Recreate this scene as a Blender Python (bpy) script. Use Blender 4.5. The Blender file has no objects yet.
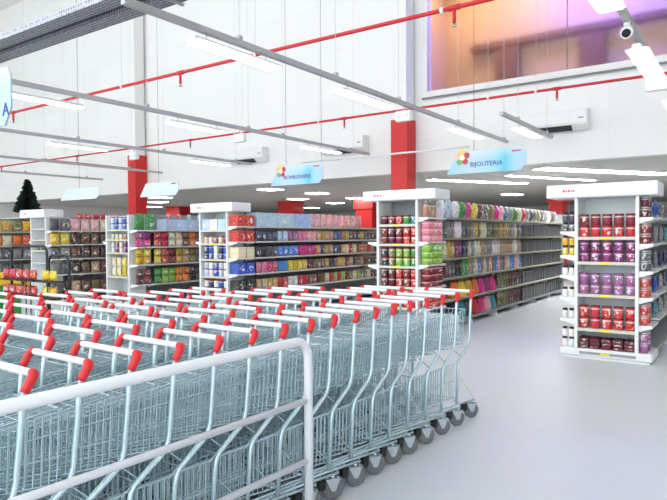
import bpy, math, random
from mathutils import Vector, Matrix
random.seed(7)
sc = bpy.context.scene
col = sc.collection
PI = math.pi

# ------------------------------------------------------------------ helpers
def lin(c):
    return tuple((x/12.92 if x <= .04045 else ((x+.055)/1.055)**2.4) for x in c)
def rgb(r, g, b):
    return lin((r/255, g/255, b/255))

class MB:
    """collects quads, boxes and tubes, then links them as ONE mesh object"""
    def __init__(s): s.v=[]; s.f=[]; s.m=[]; s.sm=[]
    def add(s, vs, fs, mi=0, smooth=False):
        b=len(s.v); s.v+= [tuple(p) for p in vs]
        for f in fs: s.f.append(tuple(b+i for i in f)); s.m.append(mi); s.sm.append(smooth)
        return s
    def box(s, x0,x1,y0,y1,z0,z1, mi=0):
        if x0>x1:x0,x1=x1,x0
        if y0>y1:y0,y1=y1,y0
        if z0>z1:z0,z1=z1,z0
        return s.add([(x0,y0,z0),(x1,y0,z0),(x1,y1,z0),(x0,y1,z0),(x0,y0,z1),(x1,y0,z1),(x1,y1,z1),(x0,y1,z1)],
              [(0,3,2,1),(4,5,6,7),(0,1,5,4),(1,2,6,5),(2,3,7,6),(3,0,4,7)],mi)
    def cbox(s, x0,x1,y0,y1,z0,z1,c=.01,mi=0):
        """box with chamfered vertical and horizontal edges"""
        vs=[];fs=[]
        X=(x0,x1);Y=(y0,y1);Z=(z0,z1)
        def idx(i,j,k,a): return ((i*2+j)*2+k)*3+a
        for i in (0,1):
            for j in (0,1):
                for k in (0,1):
                    sx=1-2*i;sy=1-2*j;sz=1-2*k
                    vs.append((X[i],Y[j]+sy*c,Z[k]+sz*c)); vs.append((X[i]+sx*c,Y[j],Z[k]+sz*c)); vs.append((X[i]+sx*c,Y[j]+sy*c,Z[k]))
        I=idx
        fs+=[(I(0,0,0,0),I(0,0,1,0),I(0,1,1,0),I(0,1,0,0)),(I(1,0,0,0),I(1,1,0,0),I(1,1,1,0),I(1,0,1,0)),
             (I(0,0,0,1),I(1,0,0,1),I(1,0,1,1),I(0,0,1,1)),(I(0,1,0,1),I(0,1,1,1),I(1,1,1,1),I(1,1,0,1)),
             (I(0,0,0,2),I(0,1,0,2),I(1,1,0,2),I(1,0,0,2)),(I(0,0,1,2),I(1,0,1,2),I(1,1,1,2),I(0,1,1,2))]
        for k in (0,1):
            for j in (0,1): fs.append((I(0,j,k,1),I(1,j,k,1),I(1,j,k,2),I(0,j,k,2)))
            for i in (0,1): fs.append((I(i,0,k,0),I(i,1,k,0),I(i,1,k,2),I(i,0,k,2)))
        for i in (0,1):
            for j in (0,1): fs.append((I(i,j,0,0),I(i,j,1,0),I(i,j,1,1),I(i,j,0,1)))
            for j in (0,1):
                for k in (0,1): fs.append((I(i,j,k,0),I(i,j,k,1),I(i,j,k,2)))
        return s.add(vs,fs,mi)
    def tube(s, pts, r, n=6, mi=0, smooth=True, closed=False, caps=True):
        P=[Vector(p) for p in pts]; m=len(P); rings=[]
        prev=None
        for i,p in enumerate(P):
            if closed: t=(P[(i+1)%m]-P[i-1])
            elif i==0: t=P[1]-P[0]
            elif i==m-1: t=P[-1]-P[-2]
            else: t=(P[i+1]-p).normalized()+(p-P[i-1]).normalized()
            t=t.normalized()
            if prev is None:
                a=Vector((0,0,1)) if abs(t.z)<.9 else Vector((1,0,0))
                u=t.cross(a).normalized()
            else:
                u=(prev-t*prev.dot(t)).normalized()
            prev=u; w=t.cross(u)
            rr=r[i] if isinstance(r,(list,tuple)) else r
            rings.append([p+(u*math.cos(2*PI*k/n)+w*math.sin(2*PI*k/n))*rr for k in range(n)])
        vs=[q for ring in rings for q in ring]; fs=[]
        for i in range(m if closed else m-1):
            a=i*n; b=((i+1)%m)*n
            for k in range(n): fs.append((a+k,a+(k+1)%n,b+(k+1)%n,b+k))
        s.add(vs,fs,mi,smooth)
        if caps and not closed and n>4:
            b=len(s.v)-len(vs)
            s.f.append(tuple(b+k for k in range(n-1,-1,-1))); s.m.append(mi); s.sm.append(False)
            s.f.append(tuple(b+(m-1)*n+k for k in range(n))); s.m.append(mi); s.sm.append(False)
        return s
    def lathe(s, prof, n=16, mi=0, c=(0,0,0), axis='z', smooth=True):
        vs=[];fs=[]
        for (r,h) in prof:
            for k in range(n):
                a=2*PI*k/n; x,y=r*math.cos(a),r*math.sin(a)
                p={'z':(x,y,h),'x':(h,x,y),'y':(x,h,y)}[axis]
                vs.append((p[0]+c[0],p[1]+c[1],p[2]+c[2]))
        for i in range(len(prof)-1):
            for k in range(n): fs.append((i*n+k,i*n+(k+1)%n,(i+1)*n+(k+1)%n,(i+1)*n+k))
        if prof[0][0]>1e-6: fs.append(tuple(range(n-1,-1,-1)))
        if prof[-1][0]>1e-6: fs.append(tuple((len(prof)-1)*n+k for k in range(n)))
        return s.add(vs,fs,mi,smooth)
    def prism(s, poly, d0, d1, axis='y', mi=0):
        """outline of 2-D points pushed along an axis"""
        n=len(poly)
        def P(a,b,d): return {'y':(a,d,b),'x':(d,a,b),'z':(a,b,d)}[axis]
        vs=[P(a,b,d0) for a,b in poly]+[P(a,b,d1) for a,b in poly]
        fs=[tuple(range(n)),tuple(range(2*n-1,n-1,-1))]+[(i,n+i,n+(i+1)%n,(i+1)%n) for i in range(n)]
        return s.add(vs,fs,mi)
    def mesh(s, name, mats):
        me=bpy.data.meshes.new(name); me.from_pydata(s.v,[],s.f)
        for m in (mats if isinstance(mats,(list,tuple)) else [mats]): me.materials.append(m)
        me.polygons.foreach_set('material_index',s.m); me.polygons.foreach_set('use_smooth',s.sm)
        me.update()
        import bmesh
        bm=bmesh.new(); bm.from_mesh(me); bmesh.ops.recalc_face_normals(bm,faces=bm.faces); bm.to_mesh(me); bm.free()
        return me
    def build(s, name, mats, parent=None, loc=(0,0,0)):
        return link(name, s.mesh(name,mats), parent, loc)

def link(name, me, parent=None, loc=(0,0,0), rz=0):
    o=bpy.data.objects.new(name, me); col.objects.link(o)
    o.location=loc; o.rotation_euler=(0,0,rz)
    if parent: o.parent=parent
    return o
def tag(o, label, cat, group=None):
    o['label']=label; o['category']=cat
    if group: o['group']=group
    return o
def thing(name, label, cat, loc=(0,0,0), rz=0, group=None):
    return tag(link(name,None,None,loc,rz),label,cat,group)
def struct(o):
    o['kind']='structure'; return o
def dup(root, loc, rz, label, group, color=None):
    r=root.copy(); col.objects.link(r); r.location=loc; r.rotation_euler=(0,0,rz); r['label']=label; r['group']=group
    if color: r.color=color
    for ch in root.children:
        c=ch.copy(); col.objects.link(c); c.parent=r
        if color and c.get('tinted'): c.color=color
        for g in ch.children:
            d=g.copy(); col.objects.link(d); d.parent=c
    return r
ORD=['zeroth','first','second','third','fourth','fifth','sixth','seventh','eighth','ninth','tenth','eleventh','twelfth','thirteenth','fourteenth','fifteenth','sixteenth','seventeenth','eighteenth','nineteenth','twentieth']
TENS={20:'twenty',30:'thirty',40:'forty',50:'fifty'}
def nth(i):
    if i<=20: return ORD[i]
    t=i//10*10
    return {30:'thirtieth',40:'fortieth',50:'fiftieth'}[i] if i%10==0 else TENS[t]+'-'+ORD[i%10]

# ------------------------------------------------------------------ materials
def mat(name, c, rough=.5, metal=0., spec=.5, emit=None, es=0.):
    m=bpy.data.materials.new(name); m.use_nodes=True
    b=m.node_tree.nodes['Principled BSDF']
    b.inputs['Base Color'].default_value=(*c,1); b.inputs['Roughness'].default_value=rough
    b.inputs['Metallic'].default_value=metal; b.inputs['Specular IOR Level'].default_value=spec
    if emit: b.inputs['Emission Color'].default_value=(*emit,1); b.inputs['Emission Strength'].default_value=es
    return m
class NG:
    def __init__(s,m): s.nt=m.node_tree; s.b=s.nt.nodes['Principled BSDF']
    def n(s,t,**k):
        x=s.nt.nodes.new(t)
        for a,b in k.items(): setattr(x,a,b)
        return x
    def l(s,a,b): s.nt.links.new(a,b)
    def math(s,op,a,b=None,c=None):
        x=s.n('ShaderNodeMath',operation=op)
        for i,q in enumerate((a,b,c)):
            if q is None: continue
            if isinstance(q,(int,float)): x.inputs[i].default_value=q
            else: s.l(q,x.inputs[i])
        return x.outputs[0]
    def mix(s,f,a,b,mode='MIX'):
        x=s.n('ShaderNodeMix',data_type='RGBA',blend_type=mode)
        for i,q in ((0,f),(6,a),(7,b)):
            if isinstance(q,(int,float)): x.inputs[i].default_value=q
            elif isinstance(q,tuple): x.inputs[i].default_value=(*q,1)
            else: s.l(q,x.inputs[i])
        return x.outputs[2]
def noisy(m, scale=20., amt=.06, c2=None, coord='Object'):
    g=NG(m); tc=g.n('ShaderNodeTexCoord'); no=g.n('ShaderNodeTexNoise'); no.inputs['Scale'].default_value=scale; no.inputs['Detail'].default_value=4
    g.l(tc.outputs[coord],no.inputs['Vector'])
    c=tuple(g.b.inputs['Base Color'].default_value)[:3]
    c2=c2 or tuple(max(0,x*(1-amt*3)) for x in c)
    g.l(g.mix(no.outputs['Fac'],c,c2),g.b.inputs['Base Color'])
    return m
def package(name, rough=.35, patch=(.5,.42,.34,.2), busy=.55, band=True):
    """printed packaging: the object's own colour, a light label patch, a band and busy print"""
    m=mat(name,(.5,.5,.5),rough); g=NG(m)
    oi=g.n('ShaderNodeObjectInfo'); tc=g.n('ShaderNodeTexCoord'); sp=g.n('ShaderNodeSeparateXYZ'); g.l(tc.outputs['Generated'],sp.inputs[0])
    x,z=sp.outputs[0],sp.outputs[2]; base=oi.outputs['Color']; rnd=oi.outputs['Random']
    no=g.n('ShaderNodeTexNoise',noise_dimensions='4D'); no.inputs['Scale'].default_value=3.4; no.inputs['Detail'].default_value=2
    g.l(tc.outputs['Generated'],no.inputs['Vector']); g.l(g.math('MULTIPLY',rnd,37.),no.inputs['W'])
    hs=g.n('ShaderNodeHueSaturation'); hs.inputs['Saturation'].default_value=1.0; hs.inputs['Value'].default_value=1.25
    g.l(base,hs.inputs['Color']); g.l(g.math('ADD',.42,g.math('MULTIPLY',rnd,.2)),hs.inputs['Hue'])
    blot=g.math('MULTIPLY',g.math('GREATER_THAN',no.outputs['Fac'],.56),busy)
    c=g.mix(blot,base,hs.outputs['Color'])
    n2=g.n('ShaderNodeTexNoise',noise_dimensions='4D'); n2.inputs['Scale'].default_value=7.5; n2.inputs['Detail'].default_value=1
    g.l(tc.outputs['Generated'],n2.inputs['Vector']); g.l(g.math('MULTIPLY',rnd,91.),n2.inputs['W'])
    c=g.mix(g.math('MULTIPLY',g.math('GREATER_THAN',n2.outputs['Fac'],.585),busy*.9),c,g.mix(rnd,(.03,.025,.03),(.8,.76,.7)))
    c=g.mix(g.math('MULTIPLY',g.math('LESS_THAN',n2.outputs['Fac'],.40),busy),c,(.05,.035,.04))
    dx=g.math('DIVIDE',g.math('SUBTRACT',x,patch[0]),patch[2]); dz=g.math('DIVIDE',g.math('SUBTRACT',z,patch[1]),patch[3])
    el=g.math('MULTIPLY',g.math('GREATER_THAN',rnd,.3),g.math('LESS_THAN',g.math('ADD',g.math('MULTIPLY',dx,dx),g.math('MULTIPLY',dz,dz)),1.))
    pc=g.mix(g.math('GREATER_THAN',no.outputs['Fac'],.47),(.86,.82,.78),base)
    c=g.mix(g.math('MULTIPLY',el,.8),c,pc)
    if band:
        bd=g.math('MULTIPLY',g.math('GREATER_THAN',z,.72),g.math('LESS_THAN',z,.84))
        c=g.mix(g.math('MULTIPLY',bd,.6),c,(.85,.83,.8))
    g.l(c,g.b.inputs['Base Color'])
    return m
def tinted(name, rough=.4, metal=0.):
    m=mat(name,(.5,.5,.5),rough,metal); g=NG(m); oi=g.n('ShaderNodeObjectInfo'); g.l(oi.outputs['Color'],g.b.inputs['Base Color']); return m

M={}
M['wall']=mat('white_wall_panel',rgb(238,238,236),.7)
g=NG(M['wall']); tc=g.n('ShaderNodeTexCoord'); mp=g.n('ShaderNodeMapping'); mp.inputs['Rotation'].default_value=(PI/2,0,0)
br=g.n('ShaderNodeTexBrick'); br.offset=0; br.inputs['Scale'].default_value=1.; br.inputs['Brick Width'].default_value=2.4; br.inputs['Row Height'].default_value=1.25; br.inputs['Mortar Size'].default_value=.008
br.inputs['Color1'].default_value=(*rgb(238,238,236),1); br.inputs['Color2'].default_value=(*rgb(235,235,233),1); br.inputs['Mortar'].default_value=(*rgb(231,231,230),1)
g.l(tc.outputs['Object'],mp.inputs[0]); g.l(mp.outputs[0],br.inputs[0]); g.l(br.outputs[0],g.b.inputs['Base Color'])
M['ceiling']=noisy(mat('grey_low_ceiling',rgb(206,205,201),.8),3,.02)
M['floor']=mat('polished_grey_floor',rgb(182,186,189),.42,spec=.35)
g=NG(M['floor']); tc=g.n('ShaderNodeTexCoord'); no=g.n('ShaderNodeTexNoise'); no.inputs['Scale'].default_value=.9; no.inputs['Detail'].default_value=6
g.l(tc.outputs['Object'],no.inputs['Vector']); g.l(g.mix(no.outputs['Fac'],rgb(200,204,207),rgb(212,215,217)),g.b.inputs['Base Color'])
M['red_paint']=noisy(mat('red_column_paint',rgb(212,40,38),.5),4,.03)
M['pipe_red']=mat('red_pipe_paint',rgb(203,36,44),.4)
M['zinc']=noisy(mat('zinc_plated_wire',rgb(203,226,232),.27,.5),40,.03)
M['chrome']=mat('chromed_steel',rgb(200,212,216),.22,.8)
M['handle_white']=mat('white_handle_plastic',rgb(236,238,242),.4)
M['grip_red']=mat('red_handle_plastic',rgb(212,34,40),.42)
M['rubber']=noisy(mat('grey_rubber_tyre',rgb(112,114,118),.6),30,.05)
M['black']=mat('black_plastic',rgb(34,35,38),.5)
M['rail_white']=noisy(mat('white_railing_paint',rgb(226,228,232),.35),12,.02)
M['shelf_white']=noisy(mat('white_shelf_metal',rgb(232,234,234),.4),8,.015)
M['shelf_grey']=mat('grey_shelf_back',rgb(150,154,156),.6)
M['shelf_pale']=mat('pale_blue_panel',rgb(226,236,238),.45)
M['dark']=mat('dark_slot',rgb(45,47,50),.7)
M['tray']=mat('galvanised_tray',rgb(158,160,166),.42,.4)
M['rail_grey']=noisy(mat('grey_rail_metal',rgb(188,190,190),.4,.2),20,.04)
M['wire']=mat('thin_steel_wire',rgb(215,215,215),.5,.2)
M['fix']=mat('white_fixture_housing',rgb(236,238,238),.4)
M['tube']=mat('lit_tube',(1,1,1),.4,emit=(1,1,1),es=6.)
M['panel']=mat('lit_panel',(1,1,1),.4,emit=(1,1,.98),es=14.)
M['yellow_tag']=mat('yellow_price_tag',rgb(236,220,60),.5)
M['price']=mat('price_rail_plastic',rgb(205,203,190),.4)
M['price_y']=mat('yellow_green_price_rail',rgb(150,148,112),.4)
M['white_plastic']=mat('white_plastic',rgb(235,236,236),.4)
M['lens']=mat('black_lens_glass',rgb(12,12,16),.08)
M['tree']=noisy(mat('dark_green_needles',rgb(38,64,50),.8),30,.2)
M['pot']=mat('dark_green_pot',rgb(24,58,46),.5)
M['text_blue']=mat('blue_lettering',rgb(58,70,160),.5)
M['text_red']=mat('red_lettering',rgb(200,50,70),.5)
M['pack']=package('printed_film_pack',.3,band=False,busy=.7)
M['box']=package('printed_carton',.5,(.5,.5,.36,.26),.3,False)
M['tin']=package('printed_tin_label',.35,(.5,.48,.32,.36),.4)
M['card']=package('printed_hang_card',.45,(.5,.3,.36,.22),.6,False)
M['tint']=tinted('plain_coloured_plastic')
M['lid']=tinted('tin_lid_metal',.3,.4)
M['clear']=mat('blister_plastic',rgb(225,228,230),.15)

# perforated tray print
g=NG(M['tray']); tc=g.n('ShaderNodeTexCoord'); vo=g.n('ShaderNodeTexVoronoi'); vo.inputs['Scale'].default_value=24; vo.inputs['Randomness'].default_value=.15
g.l(tc.outputs['Object'],vo.inputs['Vector']); g.l(g.mix(g.math('LESS_THAN',vo.outputs['Distance'],.42),rgb(176,178,186),rgb(96,98,110)),g.b.inputs['Base Color'])

# ------------------------------------------------------------------ camera
cam=bpy.data.cameras.new('camera'); co=bpy.data.objects.new('camera',cam); col.objects.link(co); sc.camera=co
yaw,pit,roll=[math.radians(a) for a in (35.02,-1.346,-.34)]
F=Vector((-math.sin(yaw)*math.cos(pit),math.cos(yaw)*math.cos(pit),math.sin(pit))); R=Vector((math.cos(yaw),math.sin(yaw),0)); U=R.cross(F)
R2=R*math.cos(roll)+U*math.sin(roll); U2=-R*math.sin(roll)+U*math.cos(roll)
mw=Matrix((R2,U2,-F)).transposed().to_4x4(); mw.translation=(0,0,1.5); co.matrix_world=mw
cam.sensor_width=36; cam.lens=603.2/667*36; cam.clip_start=.05; cam.clip_end=200

# ------------------------------------------------------------------ setting
YB=12.9; ZL=3.0; XL0=-27.; XR0=9.; YE=32.; ZT=11.
struct(MB().box(XL0-.2,XR0+.2,-9,YE+.2,-.2,0).build('floor',M['floor']))
w=MB()
wx0,wx1,wz0,wz1=-6.42,3.2,4.72,8.4
w.box(XL0,wx0,YB,YB+.25,ZL,ZT); w.box(wx1,XR0,YB,YB+.25,ZL,ZT); w.box(wx0,wx1,YB,YB+.25,ZL,wz0); w.box(wx0,wx1,YB,YB+.25,wz1,ZT)
struct(w.build('wall_bulkhead',M['wall']))
struct(MB().box(XL0-.2,XR0+.2,-9,YB+.25,ZT,ZT+.2).build('ceiling_hall',M['wall']))
struct(MB().box(XL0-.2,XL0,-9,YE,0,ZT).build('wall_left',M['wall']))
struct(MB().box(XR0,XR0+.2,-9,YE,0,ZT).build('wall_right',M['wall']))
struct(MB().box(XL0,XR0,YE,YE+.2,0,ZL).build('wall_back',M['wall']))
struct(MB().box(XL0,XR0,YB+.26,YE,ZL,ZL+.15).build('ceiling',M['ceiling']))
# upper window with the room behind it
wf=MB()
fw=.13
wf.box(wx0,wx1,YB-.05,YB+.2,wz0,wz0+fw); wf.box(wx0,wx1,YB-.05,YB+.2,wz1-fw,wz1); wf.box(wx0,wx0+.1,YB-.05,YB+.2,wz0+fw,wz1-fw); wf.box(wx1-.1,wx1,YB-.05,YB+.2,wz0+fw,wz1-fw)
win=struct(wf.build('window_1',mat('white_window_frame',rgb(228,226,224),.4)))
MB().box(wx0-.02,wx1+.02,YB-.075,YB-.052,wz0-.05,wz0-.01).build('sill_line',mat('grey_sill_edge',rgb(120,122,122),.5),win)
gl=mat('frosted_window_glass',(1,1,1),.33); b=gl.node_tree.nodes['Principled BSDF']; b.inputs['Transmission Weight'].default_value=1; b.inputs['IOR'].default_value=1.08
MB().box(wx0+.1,wx1-.1,YB+.06,YB+.072,wz0+fw,wz1-fw).build('pane',gl,win)
mu=MB()
for x in (-3.2,0.):
    mu.box(x-.008,x+.008,YB+.03,YB+.055,wz0+fw,wz1-fw)
mu.build('mullion',mat('grey_pane_joint',rgb(150,130,120),.5),win)
tan=noisy(mat('tan_room_wall',rgb(206,176,142),.8),1.1,.12)
brown=mat('brown_room_beam',rgb(120,84,66),.7)
rm=MB(); rb=YB+3.0
rm.box(wx0-.8,wx1+.8,rb,rb+.15,wz0-.3,wz1+.3); rm.box(wx0-.95,wx0-.8,YB+.26,rb,wz0-.3,wz1+.3); rm.box(wx1+.8,wx1+.95,YB+.26,rb,wz0-.3,wz1+.3)
rm.box(wx0-.95,wx1+.95,YB+.26,rb+.15,wz0-.45,wz0-.3); rm.box(wx0-.95,wx1+.95,YB+.26,rb+.15,wz1+.3,wz1+.45)
struct(rm.build('wall_upper_room',tan))
bm_=MB()
bm_.box(wx0,wx1,rb-.25,rb-.06,6.45,6.62)
for x in (-5.4,-3.3,-1.2,.9): bm_.box(x-.28,x+.28,rb-.28,rb-.05,4.5,6.4)
struct(bm_.build('trim_1',brown))
# red columns
def column(n,x0,x1,y0,y1,zr,zt):
    c=struct(MB().box(x0,x1,y0,y1,0,zr).build('column_%d'%n,M['red_paint']))
    if zt>zr: MB().box(x0+.03,x1-.03,y0+.03,y1-.03,zr,zt).build('column_top',M['wall'],c)
column(1,-7.04,-6.62,12.42,12.86,4.2,ZT)
column(2,-16.95,-16.55,12.42,12.86,4.18,ZT)
for i,(x0,x1,y) in enumerate([(-16.9,-16.1,20),(-13.0,-12.1,20),(-5.58,-5.0,20),(-24.2,-23.2,20)]):
    c=struct(MB().box(x0+.08,x1-.08,y,y+.7,0,2.55).build('column_%d'%(i+3),M['red_paint']))
    MB().box(x0,x1,y-.06,y+.76,2.55,ZL-.002).build('column_capital',M['red_paint'],c)
struct(MB().tube([(-9.5,12.16,3.37),(-5,12.16,3.37)],.022,8).build('trim_2',M['white_plastic']))

# ------------------------------------------------------------------ shopping carts
def rot_profile(): pass
def cart_meshes():
    d={}
    r=.0031
    hw=lambda t,s: (.178+.022*s)-.08*t              # half width, s 0 floor .. 1 rim
    zt=lambda t: .900-.10*t
    zb=lambda t: .600+.11*t
    T0=lambda s: .10-.02*s; T1=.86
    def P(x,t,z): return (x,-t,z)
    b=MB()
    for sx in (-1,1):
        for i in range(27):
            t=.11+i*.0281
            b.tube([P(sx*hw(t,0),t,zb(t)),P(sx*hw(t,1),t,zt(t))],r,4)
        for s in (0,.18,.36,.68,1):
            rr=.0042 if s in (0,1) else r
            pts=[P(sx*hw(t,s),t,zb(t)+(zt(t)-zb(t))*s) for t in (T0(s),T1)]
            b.tube(pts,rr,5 if s==1 else 4)
    for i in range(9):                                # front
        q=(i/8-.5)*2; b.tube([P(q*hw(T1,0),T1,zb(T1)),P(q*hw(T1,1),T1,zt(T1))],r,4)
    for s in (0,.25,.5,.75,1):
        z=zb(T1)+(zt(T1)-zb(T1))*s; b.tube([P(-hw(T1,s),T1,z),P(hw(T1,s),T1,z)],.004 if s in (0,1) else r,4)
    for i in range(1,10):                             # floor
        q=(i/10-.5)*2; b.tube([P(q*hw(.1,0),.1,zb(.1)),P(q*hw(T1,0),T1,zb(T1))],r,4)
    for i in range(12):
        t=.1+i*(T1-.1)/12; b.tube([P(-hw(t,0),t,zb(t)-.005),P(hw(t,0),t,zb(t)-.005)],r,4)
    d['basket']=b.mesh('basket',M['zinc'])
    def gate(up):
        g=MB()
        if up: A=lambda u: (.09+.42*u, zt(.09+.42*u)-.0125)
        else:  A=lambda u: (.082+.03*u, .892-.255*u)
        gw=lambda u: .183-.036*u
        for i in range(11):
            q=(i/10-.5)*2; a,e=A(0),A(1); g.tube([P(q*gw(0),*a),P(q*gw(1),*e)],.0022,4)
        for u in (0,.33,.66,1):
            a=A(u); g.tube([P(-gw(u),*a),P(gw(u),*a)],.0034 if u in (0,1) else .0022,4)
        return g.mesh('rear_gate',M['zinc'])
    d['gate_up']=gate(True); d['gate_down']=gate(False)
    seat=MB()                                         # folded child seat flap seen on the last carts
    seat.box(-.15,.15,-.135,-.128,.66,.85)
    d['seat']=seat.mesh('child_seat_flap',M['white_plastic'])
    # lower basket
    l=MB()
    lw=lambda t,s: (.205+.008*s)-.1*t
    lt=lambda t: .482-.03*(t-.28); lb=lambda t: .205+.08*(t-.28)
    for sx in (-1,1):
        for i in range(17):
            t=.30+i*.031; l.tube([P(sx*lw(t,0),t,lb(t)),P(sx*lw(t,1),t,lt(t))],r,4)
        for s in (0,.5,1):
            l.tube([P(sx*lw(t,s),t,lb(t)+(lt(t)-lb(t))*s) for t in (.28,.82)],.0042 if s!=.5 else .0032,4)
    for i in range(7):
        q=(i/6-.5)*2; l.tube([P(q*lw(.82,0),.82,lb(.82)),P(q*lw(.82,1),.82,lt(.82))],r,4)
        l.tube([P(q*lw(.28,0),.28,lb(.28)),P(q*lw(.82,0),.82,lb(.82))],r,4)
    for s in (0,.5,1): l.tube([P(-lw(.82,s),.82,lb(.82)+(lt(.82)-lb(.82))*s),P(lw(.82,s),.82,lb(.82)+(lt(.82)-lb(.82))*s)],.0032,4)
    for t in (.28,.42,.56,.7): l.tube([P(-lw(t,0),t,lb(t)-.005),P(lw(t,0),t,lb(t)-.005)],.003,4)
    d['lower_basket']=l.mesh('lower_basket',M['zinc'])
    # frame: posts, chassis, braces
    f=MB()
    for sx in (-1,1):
        f.tube([P(sx*.215,.036,.981),P(sx*.214,.044,.92),P(sx*.213,.052,.84),P(sx*.212,.070,.67),P(sx*.211,.080,.635),P(sx*.210,.104,.60),P(sx*.204,.235,.512),P(sx*.203,.252,.485),P(sx*.202,.262,.44),P(sx*.200,.282,.166)],.0112,8)
        f.tube([P(sx*.224,0,.138),P(sx*.200,.282,.158),P(sx*.122,.85,.162)],.0085,8)      # chassis
        f.tube([P(sx*.208,.262,.40),P(sx*.226,.01,.15)],.003,4)                            # rear brace
        f.tube([P(sx*.204,.215,.53),P(sx*.150,.30,.6185),P(sx*.095,.84,.6779)],.004,5)       # arm under basket
        f.tube([P(sx*.206,.13,.598),P(sx*.198,.29,.482)],.003,4)
        f.tube([P(sx*.19,.36,.165),P(sx*.192,.28,.2)],.003,4)
    f.tube([P(-.122,.85,.162),P(.122,.85,.162)],.0085,8)
    f.tube([P(-.095,.84,.6779),P(.095,.84,.6779)],.004,5)
    d['frame']=f.mesh('frame',M['zinc'])
    h=MB(); h.lathe([(.0125,-.192),(.0132,-.186),(.0132,.186),(.0125,.192)],12,axis='x',c=(0,0,1.035))
    d['handle_bar']=h.mesh('handle_bar',M['handle_white'])
    for nm,sx in (('gr',1),('gl',-1)):
        k=MB(); k.tube([P(sx*.190,-.002,1.036),P(sx*.211,.0,1.034),P(sx*.2165,.010,1.022),P(sx*.2155,.030,.990),P(sx*.2150,.038,.977)],[.0155,.0168,.0172,.0165,.015],10)
        d[nm]=k.mesh('handle_corner',M['grip_red'])
    # casters
    c=MB()
    for s in (-1,1):
        c.prism([(-.045,.122),(.04,.122),(.012,.052),(-.012,.052)],s*.017-.0015,s*.017+.0015,'x',0)
    c.box(-.0185,.0185,-.045,.045,.118,.124,0); c.lathe([(.012,.124),(.012,.138)],8)
    c.cbox(-.024,.024,-.092,-.046,.062,.127,.008,1)
    d['caster']=c.mesh('caster',[M['chrome'],M['black']])
    wv=MB(); wv.lathe([(.006,-.013),(.046,-.013),(.058,-.0115),(.064,-.006),(.064,.006),(.058,.0115),(.046,.013),(.006,.013)],20,axis='x',c=(0,0,.0645))
    d['wheel']=wv.mesh('wheel',M['rubber'])
    hb=MB()
    hb.lathe([(.004,-.0155),(.03,-.0148),(.042,-.0132),(.042,.0132),(.03,.0148),(.004,.0155)],14,axis='x',c=(0,0,.0645))
    d['hub']=hb.mesh('hub',M['chrome'])
    return d
CM=cart_meshes()
def make_cart(down):
    t=thing('shopping_cart','wire shopping cart','shopping cart')
    for n,k in (('basket','basket'),('lower_basket','lower_basket'),('frame','frame'),('handle_bar','handle_bar'),('handle_corner','gr'),('handle_corner','gl')):
        o=link(n,CM[k],t)
        if n=='handle_corner': o['label']='red plastic handle corner'
        if n=='handle_bar': o['label']='white handle bar'
    link('rear_gate',CM['gate_down' if down else 'gate_up'],t)
    if down: link('child_seat_flap',CM['seat'],t)
    for x,y in ((.221,-.05),(-.221,-.05),(.128,-.80),(-.128,-.80)):
        c=link('caster',CM['caster'],t,(x,y,0),-.62 if y>-.4 else 0); wl=link('wheel',CM['wheel'],c); wl['label']='grey rubber wheel'
    return t
proto_up=make_cart(False); proto_dn=make_cart(True)
TILT=.029
ROWS=[ # near handle end: X at Y=1.27 , Y of the last cart, first Y
 (-2.010,[1.10,1.305,1.515,1.73,1.955,2.18,2.405,2.625,2.835,3.06,3.275,3.49,3.71,3.955,4.21,4.465,4.735]),
]
for k,(x,y0,y1) in enumerate([(-2.615,1.255,4.66),(-3.22,1.50,4.32),(-3.825,1.80,3.72),(-4.43,2.1,3.13),(-5.035,2.25,2.52)]):
    n=int(round((y1-y0)/.225)); ROWS.append((x,[y1-.225*(n-i) for i in range(n+1)]))
RN=['row along the white railing','second row from the railing','third row from the railing','fourth row from the railing','fifth row from the railing','sixth row from the railing','farthest row from the railing']
used=set()
for k,(x0,ys) in enumerate(ROWS):
    n=len(ys)
    for i,y in enumerate(ys):
        last=(i==n-1)
        src=proto_dn if last else proto_up
        x=x0+(y-1.27)*TILT-.217
        yy=y+(random.uniform(-.004,.004) if k else 0)
        pos='at the aisle end' if last else nth(n-i)+' from the aisle end'
        lab='wire cart, red handle corners, %s, %s'%(pos,RN[k])
        if src.name not in used:
            used.add(src.name); src.location=(x,yy,0); src.rotation_euler=(0,0,-TILT); src['label']=lab; src['group']='nested shopping carts'
        else: dup(src,(x,yy,0),-TILT,lab,'nested shopping carts')

# ------------------------------------------------------------------ railing in front of the carts
def railing():
    X=-1.765; t=thing('railing','white tubular metal railing with a rounded end post beside the carts','railing',(X,2.3,0),-.035)
    y1=.0; y0=-2.6; rt=.0215
    top=[(0,y0,1.0)]+[(0,y1-.09+.09*math.sin(a),1.0-.09+.09*math.cos(a)) for a in [i*PI/2/7 for i in range(8)]]+[(0,y1,.012)]
    MB().tube(top,rt,14).build('top_rail',M['rail_white'],t)
    for z in (.708,.415,.13): MB().tube([(0,y0,z),(0,y1-.02,z)],.0145,12).build('cross_rail',M['rail_white'],t)
    MB().tube([(0,y0,.012),(0,y0,1.0)],rt,14).build('post',M['rail_white'],t)
    for y in (y0,y1): MB().lathe([(.06,0),(.06,.008),(.03,.012)],16,c=(0,y,0)).build('foot_plate',M['rail_white'],t)
railing()

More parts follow.
